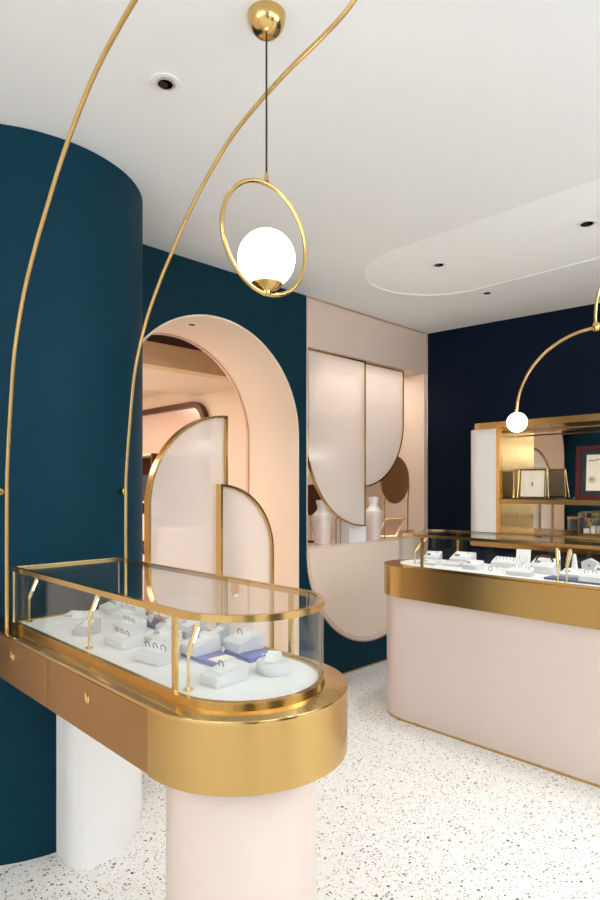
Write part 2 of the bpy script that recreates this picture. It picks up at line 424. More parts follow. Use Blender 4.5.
def hang_pane(label, xp, y0, r, z1, cz, side, fw=.011, depth=.02):
    """hanging pane: straight edge at y0, vertical on the other side, quarter-round bottom"""
    t = thing('hanging_glass_panel', label, 'glass panel', (xp, y0, cz-r), 'rounded glass panels hung in the niche')
    def outl(k):
        a = arc(y0, cz, r-k, -90, -180 if side < 0 else 0, 30)
        pts = [(y0+side*k, z1-k)]+[(y0+side*k, cz-math.sqrt((r-k)**2-k*k))]+[p for p in a if abs(p[0]-y0) > k+1e-4]+[(y0+side*(r-k), z1-k)]
        return pts
    obj('frame', prism(new(), outl(0), xp-depth/2, xp+depth/2, 'x', holes=[outl(fw)]), 'brass_p', t, smooth=True)
    obj('pane', prism(new(), outl(fw), xp-.003, xp+.003, 'x'), 'pane', t)
hang_pane('larger hanging glass panel with rounded lower left edge in the niche', XW-.03, 3.583, .636, 2.334, 1.706, -1)
hang_pane('smaller hanging glass panel with rounded lower right edge in the niche', XW-.058, 3.580, .535, 2.334, 1.905, 1)

SZT = NZ+.0185
# bronze disc mirror on its stand
t = thing('round_table_mirror', 'round bronze disc on slim brass posts at right in the niche', 'mirror', (-3.02, 4.07, SZT))
bm = new(); lathe(bm, [(0, -.006), (.195, -.006), (.201, 0), (.195, .006), (0, .006)], (0, 0, 0), 48)
bm.transform(Matrix.Translation((-3.02, 4.068, 1.432)) @ Matrix.Rotation(PI/2, 4, 'Y'))
obj('disc', bm, 'bronze_m', t, smooth=True)
obj('post', tube(new(), [(-3.01, 3.915, SZT), (-3.01, 3.915, 1.30)], .006, 8), 'brass_p', t)
obj('post', tube(new(), [(-3.03, 4.262, SZT), (-3.03, 4.266, 1.25), (-3.02, 4.268, 1.40)], .006, 8), 'brass_p', t)
obj('foot', B(-3.045, -2.995, 3.89, 4.29, SZT, SZT+.003), 'pink', t)

def vase(label, x, y, h=.33, hollow=False, rot=.3):
    t = thing('vase', label, 'vase', (x, y, SZT), 'sculpted vases in the niche')
    k = h/.33
    prof = [(.056, 0), (.059, .01), (.064, .06), (.074, .12), (.081, .17), (.084, .205), (.074, .222)]
    def sq(bm, prof, ax=1.0, ay=.8, seg=40):
        rings = []
        for r, z in prof:
            ring = []
            for i in range(seg):
                a = 2*PI*i/seg; c, s = math.cos(a), math.sin(a)
                q = (abs(c)**3.2+abs(s)**3.2)**(-1/3.2)
                X, Y = r*q*c*ay, r*q*s*ax
                ring.append(bm.verts.new((x+(X*math.cos(rot)-Y*math.sin(rot))*k, y+(X*math.sin(rot)+Y*math.cos(rot))*k, SZT+z*k)))
            rings.append(ring)
        for a, b in zip(rings, rings[1:]):
            for i in range(seg): bm.faces.new((a[i], a[(i+1) % seg], b[(i+1) % seg], b[i]))
        bm.faces.new(rings[0]); bm.faces.new(rings[-1])
        return bm
    obj('body', sq(new(), prof), 'ceramic', t, smooth=True)
    obj('neck', sq(new(), [(.073, .2221), (.054, .24), (.036, .262), (.034, .28), (.044, .305), (.046, .33), (.036, .33), (.03, .30)]), 'ceramic_w', t, 'white glazed neck', smooth=True)
    return t
vase('sculpted blush vase with white neck at the left of the niche sill', -3.06, 3.225)
vase('sculpted blush vase with white neck right of the white block', -3.09, 3.87, .345)
tag(obj('display_block', B(-3.13, -3.0, 3.47, 3.67, SZT, 1.19, bevel=.003), 'white'), 'tall white display block on the niche sill between the two vases', 'display block')
# slim brass stand between vase and block
t = thing('brass_stand', 'slim brass two-post stand beside the left vase on the sill', 'stand', (-3.0, 3.35, SZT))
obj('post', tube(new(), [(-3.0, 3.315, SZT), (-3.0, 3.315, 1.14)], .004, 8), 'steel', t)
obj('post', tube(new(), [(-3.0, 3.365, SZT), (-3.0, 3.365, 1.14)], .004, 8), 'brass_p', t)
obj('top_bar', tube(new(), [(-3.0, 3.315, 1.14), (-3.0, 3.365, 1.14)], .004, 8), 'brass_p', t)
# leaning picture frame
def leaning_frame(t, c, w, h, fw, dp, rotz, lean, mf, mp, mount=None, cut=None):
    R = Matrix.Translation(c) @ Matrix.Rotation(rotz, 4, 'Z') @ Matrix.Rotation(lean, 4, 'X')
    bm = new()
    prism(bm, [(-w/2, 0), (w/2, 0), (w/2, h), (-w/2, h)], -dp, 0, 'y', holes=[[(-w/2+fw, fw), (w/2-fw, fw), (w/2-fw, h-fw), (-w/2+fw, h-fw)]])
    bm.transform(R); obj('frame', bm, mf, t)
    bm = B(-w/2+fw, w/2-fw, -dp*.5, -dp*.2, fw, h-fw); bm.transform(R); obj('picture', bm, mp if not mount else mount, t)
    if mount:
        bm = B(-w/2+cut, w/2-cut, -dp*.5-.002, -dp*.5, cut*.9, h-cut*.9); bm.transform(R); obj('paper', bm, mp, t)
    return R
t = thing('picture_frame', 'small gold picture frame leaning on the sill below the bronze disc', 'picture frame', (-3.13, 4.12, SZT))
bm = new(); Rm = Matrix.Translation((-3.13, 4.10, SZT+.001)) @ Matrix.Rotation(math.radians(58), 4, 'Z') @ Matrix.Rotation(-.30, 4, 'X')
sk = .10
o1 = [(-.10, 0), (.085, 0), (.085+sk, .165), (-.10+sk, .165)]; i1 = [(-.078, .014), (.075, .014), (.067+sk, .151), (-.086+sk, .151)]
prism(bm, o1, -.012, 0, 'y', holes=[i1]); bm.transform(Rm); obj('frame', bm, 'brass_p', t)
bm = prism(new(), i1, -.007, -.003, 'y'); bm.transform(Rm); obj('picture', bm, 'sepia', t)
# dark round object seen behind the larger panel
t = thing('round_table_mirror', 'dark bronze round mirror standing behind the left vase', 'mirror', (-3.3, 3.2, SZT))
bm = new(); lathe(bm, [(0, -.005), (.12, -.005), (.12, .005), (0, .005)], (0, 0, 0), 40)
bm.transform(Matrix.Translation((-3.26, 3.32, 1.27)) @ Matrix.Rotation(PI/2, 4, 'Y')); obj('disc', bm, 'bronze', t, smooth=True)
obj('stem', tube(new(), [(-3.26, 3.32, SZT), (-3.26, 3.32, 1.16)], .006, 8), 'brass_p', t)
obj('foot', lathe(new(), [(0, 0), (.06, 0), (.06, .012), (0, .014)], (-3.26, 3.32, SZT)), 'bronze', t)

# ------------------------------------------------------------------ blue column with white plinth at its foot
CC = (-2.738, .993); CR = .495
tag(obj('round_column', lathe(new(), [(CR, 0), (CR, ZC-.001)], (CC[0], CC[1], 0), 96), 'column', smooth=True), 'large round deep-blue column at the left, floor to ceiling', 'column')
def colarc(y0, y1, r=CR+.002, n=16):
    return [(CC[0]+math.sqrt(r*r-(y-CC[1])**2), y) for y in [y0+(y1-y0)*i/n for i in range(n+1)]]
pl = [(-2.165, .922), (-2.115, .924), (-2.080, .938), (-2.064, .965), (-2.060, 1.02), (-2.070, 1.085), (-2.100, 1.15), (-2.186, 1.235), (-2.345, 1.338)]
bm = prism(new(), pl+colarc(1.338, .922), 0, .7485); bm.normal_update(); bev_top(bm, 0, .012, 4)
tag(obj('column_plinth', bm, 'white', smooth=True), 'white curved plinth against the blue column under the left counter', 'plinth')

# ------------------------------------------------------------------ left showcase counter
def ring2(o, i, z0, z1): return prism(new(), o, z0, z1, 'z', holes=[i])
def case_light(t, x, y, z, hx, hy, hz=.06, ph=.09, r=.0035):
    p = obj('case_spotlight', tube(new(), [(x, y, z), (x, y, z+ph)], r, 8), 'bright', t, smooth=True)
    bm = lathe(new(), [(0, 0), (.012, 0), (.012, .004), (0, .004)], (x, y, z), 16); obj('foot', bm, 'bright', p)
    obj('lamp_head', tube(new(), [(x, y, z+ph-.008), (x+hx, y+hy, z+ph+hz)], r*1.9, 10), 'bright', p, smooth=True)
    obj('lens', tube(new(), [(x+hx*.3+.0062, y+hy*.3+.002, z+ph+hz*.3), (x+hx*.85+.0062, y+hy*.85+.002, z+ph+hz*.85)], r*.8, 8), 'led', p)

cy, xc = .918, -1.131
T = thing('display_counter', 'brass and glass showcase counter with drawers on a blush pedestal, joined to the blue column', 'display counter', (-1.6, cy, 0))
obj('pedestal', lathe(new(), [(.180, .0), (.180, .7495)], (-1.138, .918, 0), 72), 'pink', T, 'smooth blush round pedestal', smooth=True)
obj('pedestal_base_ring', lathe(new(), [(.184, .0), (.184, .012), (.1805, .012), (.1805, 0)], (-1.138, .918, 0), 72), 'brass', T)
front = .668
yb0, yb1 = cy-.25, cy+.25
back = colarc(yb1, yb0)
# body with a recess for the drawer fronts
bb = arc(xc, cy, .25, -90, 90, 48)+colarc(yb1, front+.012)+[(-1.149, front+.012), (-1.149, front)]
bm = prism(new(), bb, .75, .892)
obj('brass_body', bm, 'brass', T, smooth=True)
bm = prism(new(), arc(xc, cy, .2505, -90, 90, 48)+colarc(yb1+.0005, front-.0005), .892, .90); bev_top(bm, .90, .002)
obj('brass_top', bm, 'brass_p', T, smooth=True)
def keylock(dr, x, y, z):
    bm = tube(new(), [(x, y, z), (x, y-.002, z), (x, y-.003, z)], [.011, .011, .008], 20)
    k = obj('lock', bm, 'bright', dr, smooth=True)
    obj('key_bow', B(x-.0035, x+.0035, y-.007, y-.003, z-.004, z+.018, bevel=.001), 'bright', k)
for x0, x1, kx in ((-2.262, -1.690, -1.955), (-1.684, -1.151, -1.436)):
    d = obj('drawer', B(x0, x1, front, front+.0115, .752, .890, bevel=.0015), 'brass_dark', T)
    keylock(d, kx, front, .842)
gr = .196; gb = -2.128
def gl(r, xb): return cap(xb, xc, cy, r)
obj('bottom_rim', ring2(gl(gr, gb), gl(gr-.014, gb+.014), .90, .918), 'brass_p', T, smooth=True)
obj('deck', prism(new(), gl(gr-.0145, gb+.0145), .9005, .913), 'velvet', T, 'white lined display deck')
obj('glass_wall', ring2(gl(gr-.003, gb+.003), gl(gr-.009, gb+.009), .918, 1.086), 'glass', T, 'clear curved glass wall', smooth=True)
obj('top_rim', ring2(gl(gr, gb), gl(gr-.013, gb+.006), 1.086, 1.101), 'brass_p', T, smooth=True)
obj('glass_top', prism(new(), gl(gr-.0135, gb+.0065), 1.0935, 1.0995), 'glass', T, 'clear glass top')
for x, y in ((-1.136, cy-gr+.006), (-1.165, cy+gr-.006)):
    obj('post', B(x-.006, x+.006, y-.005, y+.005, .918, 1.086), 'brass_p', T)
for x, y in ((gb+.005, cy-gr+.005), (gb+.005, cy+gr-.005)):
    obj('post', B(x-.003, x+.003, y-.003, y+.003, .918, 1.086), 'bright', T)
LK = obj('glass_lock', B(-1.415, -1.39, cy+gr-.016, cy+gr-.001, 1.055, 1.085, bevel=.003), 'brass_p', T)
obj('lock_barrel', tube(new(), [(-1.402, cy+gr-.018, 1.05), (-1.402, cy+gr-.002, 1.05)], .006, 10), 'chrome', LK)
for x, y, hx, hy in ((-2.086, .765, .010, .022), (-1.63, .762, .012, .020), (-1.139, .765, .010, .018)):
    case_light(T, x, y, .913, hx, hy)

# brass rods rising from the column over the counter to the ceiling
prof = [(-2.106, .9), (-2.106, 1.30), (-2.100, 1.44), (-2.070, 1.64), (-2.032, 1.815), (-1.955, 1.975), (-1.862, 2.095), (-1.785, 2.175), (-1.655, 2.30), (-1.49, 2.415), (-1.36, 2.47), (-1.215, 2.510), (-1.08, 2.535), (-1.00, 2.553), (-.955, 2.575), (-.92, 2.61), (-.90, ZC)]
def smooth_path(P, n=6):
    out = []
    for i in range(len(P)-1):
        p0 = P[max(i-1, 0)]; p1 = P[i]; p2 = P[i+1]; p3 = P[min(i+2, len(P)-1)]
        for k in range(n):
            t = k/n
            out.append(tuple(.5*((2*b)+(-a+c)*t+(2*a-5*b+4*c-d)*t*t+(-a+3*b-3*c+d)*t**3) for a, b, c, d in zip(p0, p1, p2, p3)))
    return out+[P[-1]]
sp = smooth_path(prof)
for y, lb, ky in ((.70, 'left brass rod curving from the blue column up to the ceiling', -1), (1.13, 'right brass rod curving behind the hanging ring lamp to the ceiling', 1)):
    t = thing('brass_rod', lb, 'rod', (-2.106, y, .9), 'two curved brass rods over the left counter')
    obj('rod', tube(new(), [(a, y, b) for a, b in sp], .0062, 12), 'brass_p', t, smooth=True)
    # side knob fixing the rod to the column
    ya = .748 if ky < 0 else 1.20
    xa = CC[0]+math.sqrt(CR*CR-(ya-CC[1])**2)
    nrm = Vector((xa-CC[0], ya-CC[1], 0)).normalized(); base = Vector((xa, ya, 1.352))
    k = obj('knob', tube(new(), [base, base+nrm*.006, base+nrm*.010, base+nrm*.026, base+nrm*.030], [.011, .011, .014, .014, .010], 18), 'brass_p', t, smooth=True)
    obj('arm', tube(new(), [base+nrm*.028, (-2.106, y, 1.352)], .003, 8), 'bronze', t)

# ------------------------------------------------------------------ pendant ring lamp
px, py = -1.26, 1.104
T = thing('pendant_lamp', 'brass ring pendant lamp with glowing opal globe hanging on black cord', 'pendant lamp', (px, py, 1.9))
hp = [(.053*math.cos(a)**.8, -.060*math.sin(a)) for a in [PI/2*i/14 for i in range(15)]]
obj('canopy', lathe(new(), hp[:-1]+[(0, -.060)], (px, py, ZC), 40), 'brass_p', T, smooth=True)
obj('cord', tube(new(), [(px, py, ZC-.059), (px, py, 2.238)], .0028, 8), 'black', T)
obj('cord_grip', tube(new(), [(px, py, 2.246), (px, py, 2.236), (px, py, 2.221)], [.0045, .0055, .0075], 12), 'brass_p', T, smooth=True)
rr = .1535; rz = 2.062
obj('ring', tube(new(), [(px, py+rr*math.cos(a), rz+rr*math.sin(a)) for a in [2*PI*i/96 for i in range(96)]], .0062, 12, closed=True), 'brass_p', T, smooth=True)
obj('globe', sphere(new(), (px, py, 2.006), .080), 'globe', T, smooth=True)
obj('holder_dish', lathe(new(), [(0, -.012), (.012, -.012), (.014, -.002), (.034, .006), (.045, .018), (.042, .018), (.0, .008)], (px, py, 1.918), 32), 'brass_p', T, smooth=True)

# ------------------------------------------------------------------ arc lamp over right counter
lx, ly = -1.096, 3.13
T = thing('arc_lamp', 'brass arc ceiling lamp with small glowing globe over the right counter', 'ceiling lamp', (lx, ly, 1.7))
ra = .412; az = 2.150-.412*1.0
obj('arc', tube(new(), [(lx+.410*math.cos(a), ly, 1.775+.385*math.sin(a)) for a in [PI*i/48 for i in range(49)]], .008, 12), 'brass_p', T, smooth=True)
for s in (-1, 1):
    g = obj('globe', sphere(new(), (lx+s*.410, ly, 1.722), .054), 'globe', T, smooth=True)
    obj('socket', tube(new(), [(lx+s*.410, ly, 1.774), (lx+s*.410, ly, 1.79)], .011, 12), 'brass_p', g)
obj('stem', tube(new(), [(x, ly, z) for x, z in smooth_path([(lx, 2.15), (lx-.004, 2.22), (lx+.008, 2.32), (lx+.05, 2.42), (lx+.12, 2.52), (lx+.2, 2.60), (lx+.24, ZC+.03)])], .008, 12), 'brass_p', T, smooth=True)
obj('joint', lathe(new(), [(0, -.02), (.014, -.02), (.018, -.012), (.018, .012), (.014, .022), (0, .022)], (lx, ly, 2.162), 16), 'brass_p', T, smooth=True)

# ------------------------------------------------------------------ right showcase counter
cy2 = 3.13; xl, xr2 = -2.078, -.15
T = thing('display_counter', 'long blush counter with wide brass band and glass showcase top at the right', 'display counter', (-1.2, cy2, 0))
obj('base', prism(new(), stadium(xl, xr2, cy2, .247, 40), .014, .7235), 'pink', T, smooth=True)
obj('plinth_line', prism(new(), stadium(xl, xr2, cy2, .246, 40), 0, .014), 'brass', T, smooth=True)
bm = prism(new(), stadium(xl, xr2, cy2, .264, 40), .7235, .90); bev_top(bm, .90, .002)
obj('brass_band', bm, 'brass', T, smooth=True)
g2 = .213; cg = 3.098; xg = -2.01
def st(r): return stadium(xg, xr2, cg, r, 40)
obj('bottom_rim', ring2(st(g2), st(g2-.012), .90, .913), 'brass_p', T, smooth=True)
obj('deck', prism(new(), st(g2-.0125), .9005, .9125), 'velvet', T, 'white lined display deck')
obj('glass_wall', ring2(st(g2-.003), st(g2-.009), .913, 1.084), 'glass', T, 'clear curved glass wall', smooth=True)
obj('top_rim', ring2(st(g2), st(g2-.013), 1.084, 1.10), 'brass_p', T, smooth=True)
obj('glass_top', prism(new(), st(g2-.0135), 1.092, 1.098), 'glass', T, 'clear glass top')
for x, y in ((-1.955, cg-g2+.006), (-1.97, cg+g2-.006), (-.5, cg-g2+.006), (-.5, cg+g2-.006)):
    obj('post', B(x-.008, x+.008, y-.006, y+.006, .913, 1.084), 'brass_p', T)
for x, y, hx, hy in ((-2.08, 3.0, .05, .05), (-1.20, 2.925, -.008, .01), (-1.158, 2.925, .012, .012)):
    case_light(T, x, y, .9125, hx, hy, .075, .085, .005)

# ------------------------------------------------------------------ jewellery stands
DZ = .9132
def wedge_mesh(w, l, h0, h1, lip=.010):
    bm = new()
    prism(bm, [(-l/2, 0), (l/2, 0), (l/2, h1), (-l/2, h0)], -w/2, w/2, 'x')
    bmesh.ops.bevel(bm, geom=list(bm.edges), offset=.0012, segments=1, affect='EDGES')
    return bm
def make_wedge(w, l, h0, h1, m, gems):
    """sloping jewellery block: low edge towards -Y; insert pad and gems are parts. Local coordinates, z=0 base"""
    t = bpy.data.objects.new('jewellery_block', None); COL.objects.link(t); t.empty_display_size = .02
    obj('block', wedge_mesh(w, l, h0, h1), m, t)
    sl = math.atan2(h1-h0, l)
    R = Matrix.Translation((0, 0, (h0+h1)/2)) @ Matrix.Rotation(sl, 4, 'X')
    bm = B(-w*.30, w*.30, -l*.26, l*.26, -.0005, .0012); bm.transform(R); obj('pad', bm, 'velvet', t)
    for gx, gy, kind in gems:
        bm = new()
        if kind == 'ring':
            tube(bm, [(gx+.0075*math.cos(a), gy, .006+.0075*math.sin(a)) for a in [2*PI*i/18 for i in range(18)]], .0011, 6, closed=True)
        elif kind == 'stud':
            bmesh.ops.create_icosphere(bm, subdivisions=1, radius=.0035, matrix=Matrix.Translation((gx, gy, .004)))
        else:
            tube(bm, [(gx+.010*math.cos(a), gy+.007*math.sin(a), .0022) for a in [2*PI*i/18 for i in range(18)]], .0012, 6, closed=True)
        bm.transform(R); obj({'ring': 'ring', 'stud': 'earring', 'loop': 'bracelet'}[kind], bm, 'gem' if kind == 'stud' else 'steel', t)
    return t
PR = [make_wedge(.058, .088, .020, .036, 'box', [(-.010, 0, 'ring')]),
      make_wedge(.095, .062, .018, .036, 'box', [(-.028, 0, 'ring'), (0, 0, 'ring'), (.028, 0, 'ring')]),
      make_wedge(.060, .090, .016, .040, 'box2', [(-.008, -.01, 'stud'), (.008, .012, 'stud')]),
      make_wedge(.085, .085, .016, .032, 'box', [(-.02, -.01, 'loop'), (.02, .01, 'stud')])]
used = set()
def put(k, x, y, z, rot, label, group, sc=(1, 1, 1), src=None):
    p = PR[k]
    if k not in used: used.add(k); o = p
    else:
        o = p.copy(); COL.objects.link(o)
        for c in p.children:
            d = c.copy(); COL.objects.link(d); d.parent = o
    if group == GL: sc = (sc[0]*1.1, sc[1]*1.08, sc[2]*1.15)
    o.location = (x, y, z); o.rotation_euler = (0, 0, math.radians(rot)); o.scale = sc
    o['label'] = label; o['category'] = 'jewellery stand'; o['group'] = group
    return o
GL = 'sloping jewellery blocks in the left showcase'
# boards first
tag(obj('display_board', B(-1.385, -1.21, .905, .985, DZ, DZ+.010, bevel=.001), 'lav'), 'lavender board lying nearer the front in the left showcase', 'display board', 'lavender boards in the left showcase')
tag(obj('display_board', B(-1.36, -1.20, .995, 1.085, DZ, DZ+.012, bevel=.001), 'lav'), 'lavender board lying further back in the left showcase', 'display board', 'lavender boards in the left showcase')
tag(obj('display_board', B(-1.82, -1.70, 1.015, 1.085, DZ, DZ+.010, bevel=.001), 'slate'), 'slate-blue board near the back middle of the left showcase', 'display board')
tag(obj('paper_card', B(-1.275, -1.235, .915, .975, DZ+.0102, DZ+.0125), 'card'), 'small cream card on the front lavender board', 'card')
put(0, -1.132, .860, DZ, 2, 'sloping pearl block with one ring alone at the front right of the deck', GL)
put(0, -1.352, .945, DZ+.0102, 5, 'pearl ring block standing on the front lavender board', GL, (1.1, .9, 1.1))
put(0, -1.29, 1.045, DZ+.0122, -3, 'pearl ring block standing on the rear lavender board', GL, (1.25, .9, 1.1))
put(1, -1.395, .835, DZ, 10, 'wide three-ring block right beside the brass front post', GL)
put(1, -1.60, .850, DZ, 0, 'wide three-ring block in the centre front of the left showcase', GL)
put(3, -1.545, .95, DZ, 8, 'square pearl block behind the central three-ring blocks', GL, (.9, .8, .9))
put(1, -1.735, .945, DZ, -4, 'wide three-ring block in the second row left of centre', GL)
put(1, -1.90, 1.03, DZ, 5, 'wide three-ring block further back, second from the column', GL)
put(1, -2.045, 1.045, DZ, -8, 'wide three-ring block nearest the column in the back row', GL, (.9, 1, 1))
put(2, -1.80, .835, DZ, 20, 'small pale grey block just left of the front centre', GL, (.8, .7, 1.0))
put(3, -1.975, .88, DZ, 32, 'low tilted pearl card with two studs nearest the column', GL, (1.1, 1, .8))
put(2, -1.555, 1.05, DZ, 2, 'pale grey sloping block in the back row behind the lavender boards', GL, (1, .8, 1.2))
put(2, -1.43, 1.06, DZ, -12, 'pale grey stud block left of the rear lavender board', GL, (.8, .6, 1.1))
put(3, -1.66, 1.04, DZ, 4, 'square pearl block at the back centre of the left showcase', GL, (.7, .6, .9))
# upright cards
def easel_card(x, y, z, w, h, rot, lean, label, m='white', name='display_card', group=None):
    t = thing(name, label, 'display card', (x, y, z), group)
    R = Matrix.Translation((x, y, z)) @ Matrix.Rotation(math.radians(rot), 4, 'Z') @ Matrix.Rotation(lean, 4, 'X')
    bm = B(-w/2, w/2, -.003, .0, 0, h); bm.transform(R); obj('card', bm, m, t)
    R2 = Matrix.Translation((x, y, z)) @ Matrix.Rotation(math.radians(rot), 4, 'Z')
    bm = new(); tube(bm, [(0, -math.sin(lean)*h*.7+.002, math.cos(lean)*h*.7), (0, -math.sin(lean)*h+.018*h/.09, .001)], .0015, 6); bm.transform(R2); obj('strut', bm, 'steel', t)
    bm = new(); tube(bm, [(.25*w*math.cos(a), -.0045, h*.72-.32*h*math.sin(-a)) for a in [PI+PI*i/14 for i in range(15)]], .0007, 5)
    bmesh.ops.create_icosphere(bm, subdivisions=1, radius=.003, matrix=Matrix.Translation((0, -.006, h*.38)))
    bm.transform(R); obj('necklace', bm, 'steel', t)
    return t
easel_card(-1.765, 1.035, DZ+.0122, .055, .070, -20, -.35, 'tilted white necklace card on the slate-blue board at the back', 'box', group='upright cards in the left showcase')
easel_card(-1.93, 1.05, DZ+.002, .06, .055, 15, -.6, 'leaning white card behind the three-ring blocks near the column', 'white', group='upright cards in the left showcase')
# round drum stand with a sloping cushion
t = thing('drum_stand', 'round pearl drum with sloping cushion at the right end of the left showcase', 'jewellery stand', (-1.105, .99, DZ))
bm = lathe(new(), [(0, 0), (.040, 0), (.042, .003), (.042, .026), (.040, .029), (0, .029)], (-1.105, .99, DZ), 40); obj('drum', bm, 'box', t, smooth=True)
bm = prism(new(), [(-.030, 0), (.028, 0), (.028, .006), (.020, .018), (.008, .022), (-.004, .020), (-.030, .004)], -.014, .014, 'x')
bm.transform(Matrix.Translation((-1.105, .99, DZ+.0292)) @ Matrix.Rotation(.5, 4, 'Z')); obj('cushion', bm, 'velvet', t)
bm = new(); tube(bm, [(-1.12+.008*math.cos(a), .975, DZ+.037+.008*math.sin(a)) for a in [2*PI*i/18 for i in range(18)]], .001, 6, closed=True); obj('ring', bm, 'gem', t)
for i, (x, y, lb) in enumerate(((-1.335, 1.005, 'silver hoop ring on small clear stand between the lavender boards'), (-1.318, .995, 'second silver hoop ring beside the first between the boards'))):
    t = thing('hoop_stand', lb, 'ring', (x, y, DZ+.0), 'hoop rings between the lavender boards')
    obj('foot', B(x-.006, x+.006, y-.004, y+.004, DZ, DZ+.022), 'white', t)
    obj('hoop', tube(new(), [(x+.010*math.cos(a), y, DZ+.033+.010*math.sin(a)) for a in [2*PI*k/20 for k in range(20)]], .0016, 6, closed=True), 'gem', t)

# right showcase contents
GR = 'jewellery blocks in the right showcase'
DR = .9128
put(3, -2.055, 3.155, DR, 20, 'tall tilted pearl block at the left end of the right showcase', GR, (1.1, 1.1, 1.9))
put(3, -2.00, 3.04, DR, 0, 'low square pearl block beside the left front post', GR, (1.3, 1, .8))
put(1, -1.865, 3.07, DR, 0, 'low wide pearl block in front left of the right showcase', GR, (1.1, 1, .7))
put(3, -1.86, 3.17, DR, 4, 'large pearl box with bow-like loop left of centre', GR, (1.5, 1.1, 2.2))
put(3, -1.715, 3.03, DR, -6, 'front low square pearl block left of the necklace card', GR, (1.1, .9, 1.5))
put(1, -1.62, 3.22, DR, 0, 'wide pearl ring block behind the small gold rings', GR, (1.5, 1, 1.6))
put(1, -1.42, 2.99, DR, 3, 'wide pearl block in front right of the necklace card', GR, (1.3, 1, 1.2))
put(3, -1.37, 3.16, DR, -5, 'large pearl block carrying the dark bangle arch', GR, (1.6, 1, 2.4))
put(3, -1.19, 3.09, DR, 2, 'large low pearl block behind the pair of upright case lights', GR, (1.3, 1, 1.4))
put(1, -1.05, 2.98, DR+.0102, 0, 'wide pearl block on the slate board at the right edge', GR, (1.3, 1.2, 1.3))
put(3, -1.05, 3.12, DR, 8, 'tall pearl block at the right edge behind the slate board', GR, (1.2, 1, 2.2))
tag(obj('display_board', B(-1.28, -.85, 2.945, 3.05, DR, DR+.010, bevel=.001), 'slate'), 'long slate-blue board along the front right of the right showcase', 'display board')
easel_card(-1.455, 3.085, DR, .075, .125, 8, -.22, 'upright white necklace card in the middle of the right showcase', 'white')
t = thing('bangle_stand', 'dark silver bangle arched over the large pearl block', 'bangle', (-1.37, 3.165, DR+.064))
obj('bangle', tube(new(), [(-1.37+.045*math.cos(a), 3.165, DR+.062+.030*math.sin(a)) for a in [PI*k/20 for k in range(21)]], .005, 8), 'bronze', t, smooth=True)
t = thing('ring_cone', 'white ring cone standing right of the pair of case lights', 'ring cone', (-1.23, 3.205, DR))
obj('cone', lathe(new(), [(0, 0), (.022, 0), (.020, .004), (.008, .105), (0, .112)], (-1.23, 3.205, DR), 24), 'white', t, smooth=True)
obj('ring', tube(new(), [(-1.23+.0125*math.cos(a), 3.205+.0125*math.sin(a), DR+.07) for a in [2*PI*k/20 for k in range(20)]], .0018, 6, closed=True), 'gem', t)
t = thing('earring_block', 'white house-shaped earring block next to the ring cone', 'jewellery stand', (-1.16, 3.23, DR))
obj('block', prism(new(), [(-1.195, DR), (-1.125, DR), (-1.12, DR+.07), (-1.16, DR+.09), (-1.20, DR+.07)], 3.215, 3.245, 'y'), 'box', t)
obj('earring', B(-1.164, -1.156, 3.212, 3.2149, DR+.05, DR+.06), 'steel', t)
for i, (x, y, lb) in enumerate(((-1.585, 3.07, 'small gold ring on the deck left of the necklace card'), (-1.61, 3.03, 'small silver ring on the deck in front of the gold ring'), (-1.50, 2.975, 'small gold ring in front of the necklace card'))):
    bm = new(); tube(bm, [(x+.011*math.cos(a), y, DR+.0125+.011*math.sin(a)) for a in [2*PI*k/20 for k in range(20)]], .0018, 6, closed=True)
    tag(obj('finger_ring', bm, 'bright' if i != 1 else 'steel'), lb, 'ring', 'loose rings in the right showcase')

# ------------------------------------------------------------------ wall cabinet at the back
cxl = -2.38; cf = 4.10; cb = 4.38; cxr = -.4
T = thing('wall_cabinet', 'brass and white display cabinet with mirror back against the navy wall', 'cabinet', (-1.4, 4.25, 0))
def leftround(x0, x1, y0, y1, r): return [(x1, y0), (x1, y1), (x0, y1)]+arc(x0+r, y0+r, r, 180, 270, 14)
obj('white_pilaster', prism(new(), leftround(cxl, -2.132, cf+.004, cb, .10), .93, 1.800), 'panelw', T, 'white rounded end panel', smooth=True)
obj('brass_side', B(-2.132, -2.104, cf, cb, .965, 1.80), 'brass_p', T)
obj('side_lining', B(-2.104, -2.100, cf+.02, cb, .965, 1.80), 'brass', T)
bm = prism(new(), leftround(cxl+.03, cxr, cf-.012, cb+.02, .11), 1.80, 1.846)
obj('top_board', bm, 'brass', T, smooth=True)
obj('mirror_back', B(-2.10, cxr, cb, cb+.012, .965, 1.80), 'mirror', T)
obj('shelf', B(-2.10, cxr, cf, cb, 1.250, 1.282), 'brass', T)
obj('shelf', B(-2.10, cxr, cf, cb, 1.020, 1.045), 'brass', T)
obj('ledge', prism(new(), leftround(cxl, cxr, cf-.02, cb, .10), .93, .965), 'brass', T, smooth=True)
obj('base', prism(new(), leftround(cxl+.02, cxr, cf, cb, .10), 0, .93), 'navy', T)
obj('hanging_rail', tube(new(), [(-2.10, cf+.06, 1.775), (cxr, cf+.06, 1.775)], .006, 8), 'brass_p', T)

